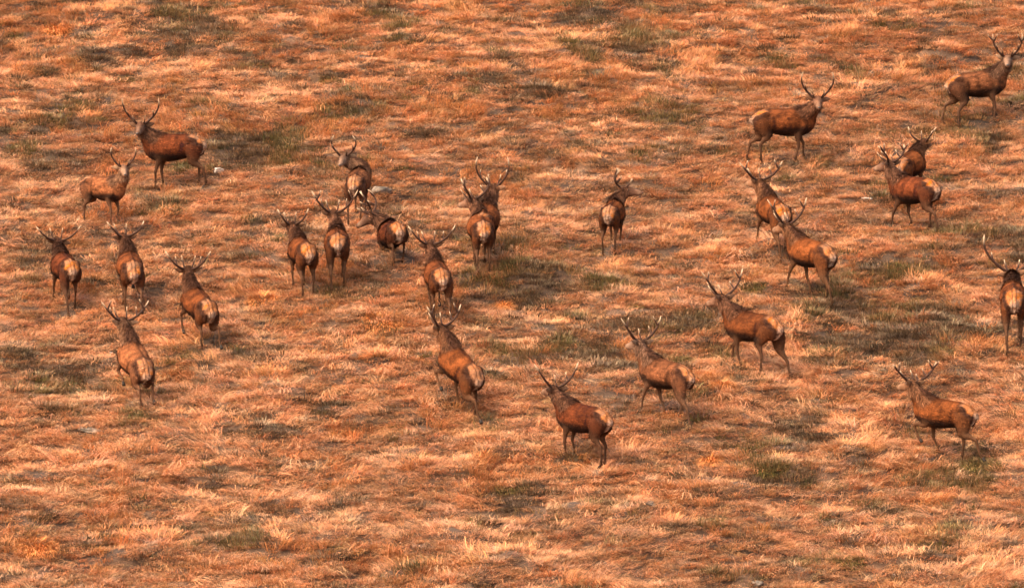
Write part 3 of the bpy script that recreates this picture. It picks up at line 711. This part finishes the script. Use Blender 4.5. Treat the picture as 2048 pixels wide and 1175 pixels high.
    cream = mx(cream, np.array([0.07, 0.03, 0.016]), np.exp(-((np.abs(by) - 0.036) / 0.012) ** 2) * 0.75 * sstep(bz, 0.72, 0.80))
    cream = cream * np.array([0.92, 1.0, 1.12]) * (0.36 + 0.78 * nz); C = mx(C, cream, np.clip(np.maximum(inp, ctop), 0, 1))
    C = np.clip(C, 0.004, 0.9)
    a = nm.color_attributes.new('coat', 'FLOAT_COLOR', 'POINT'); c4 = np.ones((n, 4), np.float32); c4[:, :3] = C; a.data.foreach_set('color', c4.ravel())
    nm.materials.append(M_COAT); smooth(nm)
    # guard hairs: short ones on the body, long ones on neck and belly
    pr = 1.0 - 0.75 * np.clip(wL, 0, 1) - 0.7 * wH + 1.6 * wN; pr = np.clip(pr, 0.02, None); m = 4200
    ix = rs.choice(n, m, p=pr / pr.sum()); base = V[ix]; nn = N[ix]
    tail_dir = B([(-1, 0, -0.35)])[0] - B([(0, 0, 0)])[0]
    g1 = np.ones((m, 1)) * tail_dir * (1 - wN[ix])[:, None] * (1 - wH[ix])[:, None] + wN[ix][:, None] * (-nt[ix] * 0.9 + np.array([0, 0, -0.9])) + wH[ix][:, None] * (-hd)
    g1 = g1 + rs.normal(0, 0.30, (m, 3)); g1 = g1 - nn * np.einsum('ij,ij->i', g1, nn)[:, None]; g1 /= np.linalg.norm(g1, axis=1)[:, None] + 1e-6
    ln = (0.036 + 0.048 * wN[ix] + 0.02 * (C[ix, 0] < 0.04)) * rs.uniform(0.6, 1.4, m) * (1 - 0.5 * wH[ix])
    sdv = np.cross(nn, g1) * (0.0068 + 0.002 * wN[ix])[:, None]
    tip = base + g1 * ln[:, None] + nn * (ln * (0.20 + 0.25 * wN[ix]))[:, None]; mid = (base + tip) / 2 + nn * (ln * 0.07)[:, None]
    HV = np.stack([base - sdv - nn * .004, base + sdv - nn * .004, mid + sdv * .7, mid - sdv * .7, tip], 1).reshape(-1, 3) * s
    k0 = np.arange(m) * 5; HF = np.concatenate([np.stack([k0, k0 + 1, k0 + 2], -1), np.stack([k0, k0 + 2, k0 + 3], -1), np.stack([k0 + 3, k0 + 2, k0 + 4], -1)])
    HC = np.repeat(C[ix] * np.exp(rs.normal(0, 0.40, (m, 1))), 5, axis=0)
    fur = link('fur', mesh_np('fur', HV, HF, np.clip(HC, 0.003, 0.9)), M_FUR, root); tag(fur, kind='stuff')
    # tail, ears, eyes, nose, hooves, antlers
    tb = B([(-.595, 0, 1.03), (-.655, 0, .99), (-.675, 0, .92), (-.665, 0, .855)])
    v, f = tube(tb, [(.024, .030), (.024, .032), (.018, .026), (.008, .012)], samples=10, n=10)
    tcw = (rs.uniform(0.75, 1.0) * np.array([0.26, 0.11, 0.048])) * (0.8 + 0.4 * rs.random((len(v), 1)))
    link('tail', smooth(mesh_np('tail', v * s, f, tcw)), M_COAT, root)
    for q in (-1, 1):
        eb = o + sd_ * q * 0.070 + up * 0.035 - hd * 0.040
        ed = unit(sd_ * q * 1.0 + up * (0.26 + rs.normal(0, .14)) - hd * 0.22); fn = unit(hd * 0.85 + sd_ * q * 0.25 - ed * (hd @ ed) * 0.85)
        es = unit(np.cross(ed, fn)); L_ = 0.205
        E = [eb + ed * L_ * t + fn * 0.018 * math.sin(t * 3) for t in (0, .2, .45, .75, 1)]
        v, f = tube(E, [(.020, .024), (.018, .044), (.016, .052), (.012, .034), (.005, .007)], es, n=10, samples=10)
        inner = ((v - eb) @ fn - 0.018 * np.sin(((v - eb) @ ed) / L_ * 3)) > 0.004
        v = v - fn * (inner[:, None] * 0.014)
        cc = np.where(inner[:, None], nk * np.array([1.5, 1.75, 1.9]), nk * 0.75); link('ear', smooth(mesh_np('ear', v * s, f, cc)), M_COAT, root)
        ep = o + hd * .092 + up * .042 + sd_ * q * .077
        v, f = tube([ep - sd_ * q * 0.008, ep + sd_ * q * 0.008], [(.017, .017), (.015, .015)], hd, n=8, cap=0.6); link('eye', smooth(mesh_np('eye', v * s, f)), M_EYE, root)
        AV, AF, AC = antler(hd, up, sd_, o, q, st, 1.0); link('antler', smooth(mesh_np('antler', AV * s, AF, AC)), M_ANTLER, root)
        if q == 1: allv = [AV]
        else: allv0 = AV
    nb = hp_[-1] + hd * 0.022 + up * 0.008
    v, f = tube([nb - hd * .02, nb + hd * 0.006], [(.026, .032), (.020, .026)], sd_, n=10); link('nose', smooth(mesh_np('nose', v * s, f)), M_NOSE, root)
    for t_, fw in hoofs:
        v, f = tube([t_ + np.array([0, 0, .03]), t_ + np.array([.012 * fw, 0, 0]), t_ + np.array([.035 * fw, 0, -.035])], [(.024, .024), (.031, .030), (.030, .033)], n=8, samples=6, cap=0.2)
        link('hoof', smooth(mesh_np('hoof', v * s, f)), M_HOOF, root)
    # where it lands in the picture (for checking only)
    A = np.vstack([V, allv[0], allv0]) * s; cr, sr = math.cos(rz), math.sin(rz)
    Wp = np.stack([x0 + A[:, 0] * cr - A[:, 1] * sr, y0 + A[:, 0] * sr + A[:, 1] * cr, z0 + A[:, 2]], -1); pj = project(Wp)
    Oh = o * s; hw = project(np.array([x0 + Oh[0] * cr - Oh[1] * sr, y0 + Oh[0] * sr + Oh[1] * cr, z0 + Oh[2]]))
    REPORT.append((seed, pj.min(0), pj.max(0), hw, box))
    return root

# antler styles: half spread, height, sweep back, inward curl, forks, thickness
WIDE = (0.34, 0.40, 0.14, 0.0, 1); LYRE = (0.30, 0.56, 0.10, 0.28, 1); SPIKE = (0.22, 0.42, 0.16, 0.1, 0)
ROYAL = (0.36, 0.42, 0.16, 0.05, 3, 1.15); MID = (0.30, 0.46, 0.14, 0.12, 2)
S = [
 # label, cx, cy, body yaw, neck(yaw, el, len), head(yaw, el), antlers, kw ; box = photo extents with antlers
 ('dark brown stag side on at the upper left, wide antlers, face to the camera', 348, 305, 78, (106, 46, .42), (172, -8), (0.35, 0.50, .06, .12, 1), dict(legs='stance', tone='dark', s=.99, box=(248, 218, 416, 372))),
 ('small pale stag with chest to the right, below the dark upper left stag', 207, 376, -128, (-130, 62, .42), (-172, -6), (0.27, 0.42, .06, .18, 0), dict(legs='stance', tone='pale', s=.86, box=(165, 285, 270, 440))),
 ('leftmost stag walking uphill with plain wide V antlers', 130, 530, 18, (14, 36, .46), (12, 8), (0.38, 0.30, .16, 0, 0), dict(legs='walk', tone='dark', s=.94, box=(66, 445, 163, 617))),
 ('second walking stag from the left edge, rump square to us, narrow V antlers', 260, 537, 10, (22, 42, .44), (25, 6), (0.32, 0.30, .16, 0, 0), dict(legs='trot2', tone='red', s=.98, box=(203, 449, 294, 617))),
 ('slender trotting stag right of the two left walkers, pale forked antlers', 396, 602, 26, (14, 48, .48), (2, 10), (0.36, 0.36, .14, 0, 1), dict(legs='run', tone='red', s=.97, pitch=12, box=(330, 495, 441, 718))),
 ('pale brown stag leaping steeply uphill at the left with dark antlers', 268, 712, 24, (26, 48, .46), (24, 8), (0.38, 0.36, .10, .06, 2), dict(legs='leap', tone='pale', s=1.0, pitch=24, box=(210, 592, 318, 832))),
 ('young stag with slim short antlers and upright ears, leftmost of the middle trio', 604, 506, 16, (26, 42, .44), (14, 6), (0.26, 0.32, .16, 0.0, 0), dict(legs='stand', tone='red', s=.94, box=(548, 428, 642, 583))),
 ('stag with broad cream rump and long crooked antlers, right of the young slim stag', 674, 485, 3, (14, 50, .46), (10, 8), (0.38, 0.44, .12, .05, 2), dict(legs='walk', tone='red', s=.98, box=(620, 372, 708, 562))),
 ('stag with its rump to us looking straight back over its left side', 716, 366, -8, (88, 34, .54), (168, -8), (0.28, 0.44, .04, .40, 1), dict(legs='stand', tone='grey', s=.90, box=(650, 272, 739, 436))),
 ('stag with lowered head and pale raised rump feeding in a grassy hollow', 784, 452, 16, (62, 34, .44), (74, -24), (0.32, 0.46, .10, .20, 2), dict(legs='stand', tone='dark', s=.95, pitch=-10, sink=0.30, box=(705, 355, 815, 500))),
 ('stag walking straight uphill in the middle, orange topped rump, long curved antlers', 875, 553, 10, (20, 48, .46), (14, 10), (0.40, 0.38, .12, 0, 1), dict(legs='walk2', tone='red', s=.96, box=(808, 443, 908, 640))),
 ('heavy stag from behind, head turned left, in front of the tall antlered stag', 962, 463, 6, (36, 48, .42), (48, -4), (0.36, 0.42, .14, .10, 2, 1.15), dict(legs='stand', tone='red', s=.93, bulk=1.14, box=(900, 350, 1000, 552))),
 ('stag half hidden behind the heavy middle stag, tall lyre antlers rising above', 972, 436, -10, (-20, 50, .46), (-8, 8), (0.33, 0.58, .06, .25, 1), dict(legs='stand', tone='red', s=.97, box=(940, 318, 1012, 470))),
 ('orange brown stag climbing away to the left in the lower middle, pale antlers', 917, 735, 34, (38, 46, .48), (40, 6), (0.32, 0.38, .10, .05, 2), dict(legs='trot', tone='bright', s=1.02, pitch=12, box=(842, 622, 970, 842))),
 ('stag standing three quarter on at the bottom middle with long bare antlers', 1165, 850, 52, (58, 48, .44), (34, 2), (0.42, 0.46, .10, .05, 1), dict(legs='stand', tone='dark', s=.94, box=(1075, 737, 1218, 936))),
 ('lone stag in the upper middle, rump to us, head in right profile', 1226, 417, -12, (-50, 48, .42), (-88, 2), (0.22, 0.42, .20, .15, 2), dict(legs='stand', tone='red', s=.87, box=(1193, 320, 1276, 493))),
 ('grizzled grey backed stag striding left in the lower middle right', 1330, 750, 48, (52, 54, .44), (38, 0), (0.40, 0.44, .08, .05, 2), dict(legs='walk', tone='grey', s=.97, box=(1250, 632, 1389, 855))),
 ('stag striding left with big pale rump and hooked antlers, above the grizzled grey stag', 1504, 662, 52, (58, 46, .44), (44, -4), (0.46, 0.48, .08, .05, 2), dict(legs='walk2', tone='red', s=1.0, box=(1412, 552, 1568, 754))),
 ('rear stag of the overlapping right hand pair, very wide antlers, legs in tall grass', 1546, 411, 20, (34, 46, .44), (34, 4), (0.44, 0.36, .10, 0, 2, 1.1), dict(legs='walk', tone='bright', s=.98, sink=.05, box=(1490, 320, 1583, 492))),
 ('front stag of the overlapping right hand pair, pale antlers crossing the rump behind', 1620, 513, 40, (42, 40, .44), (36, -2), (0.40, 0.48, .10, .05, 2), dict(legs='walk', tone='bright', s=.99, box=(1536, 390, 1673, 598))),
 ('reddish stag in full right side view, pale tipped antlers, upper right', 1568, 243, -88, (-108, 46, .42), (-178, -8), (0.32, 0.50, .04, .25, 1), dict(legs='stance', tone='red', s=1.01, box=(1493, 143, 1664, 312))),
 ('deep brown stag walking left in front of an orange necked one, head turned left', 1828, 378, 44, (54, 56, .44), (48, -4), (0.34, 0.34, .14, 0, 3), dict(legs='walk', tone='dark', s=.98, box=(1750, 285, 1884, 458))),
 ('orange necked stag mostly hidden behind the deep brown walking stag', 1820, 326, -28, (-34, 34, .40), (-26, 4), (0.27, 0.32, .14, 0, 0), dict(legs='stand', tone='bright', s=.90, box=(1795, 258, 1866, 380))),
 ('greyish stag in right side view at the top right corner, thick throat mane', 1955, 165, -84, (-90, 52, .44), (176, -4), (0.28, 0.46, .04, .12, 3), dict(legs='stance', tone='grey', s=.98, box=(1896, 66, 2048, 246))),
 ('stag cut off by the right edge, seen from behind with tall curved antlers', 2026, 600, -2, (-4, 18, .46), (-2, 0), (0.50, 0.64, .04, .14, 1, 1.2), dict(legs='walk', tone='red', s=1.04, pitch=-4, box=(1966, 482, 2100, 710))),
 ('orange brown stag galloping left at the lower right with many pointed antlers', 1888, 835, 62, (58, 50, .46), (42, 0), (0.50, 0.36, .08, 0, 3, 1.1), dict(legs='trot', tone='bright', s=.95, box=(1796, 718, 1962, 925))),
]
for i, (lab, cx, cy, yw, nk_, hd_, st_, kw) in enumerate(S):
    stag(lab, cx, cy, yw, nk_, hd_, st_, seed=i + 1, **kw)
for sd_i, a, b, hw, bx_ in REPORT:
    print('DEER %2d got %4d %4d %4d %4d want %s  head %d %d' % (sd_i, a[0], a[1], b[0], b[1], bx_, hw[0], hw[1]))
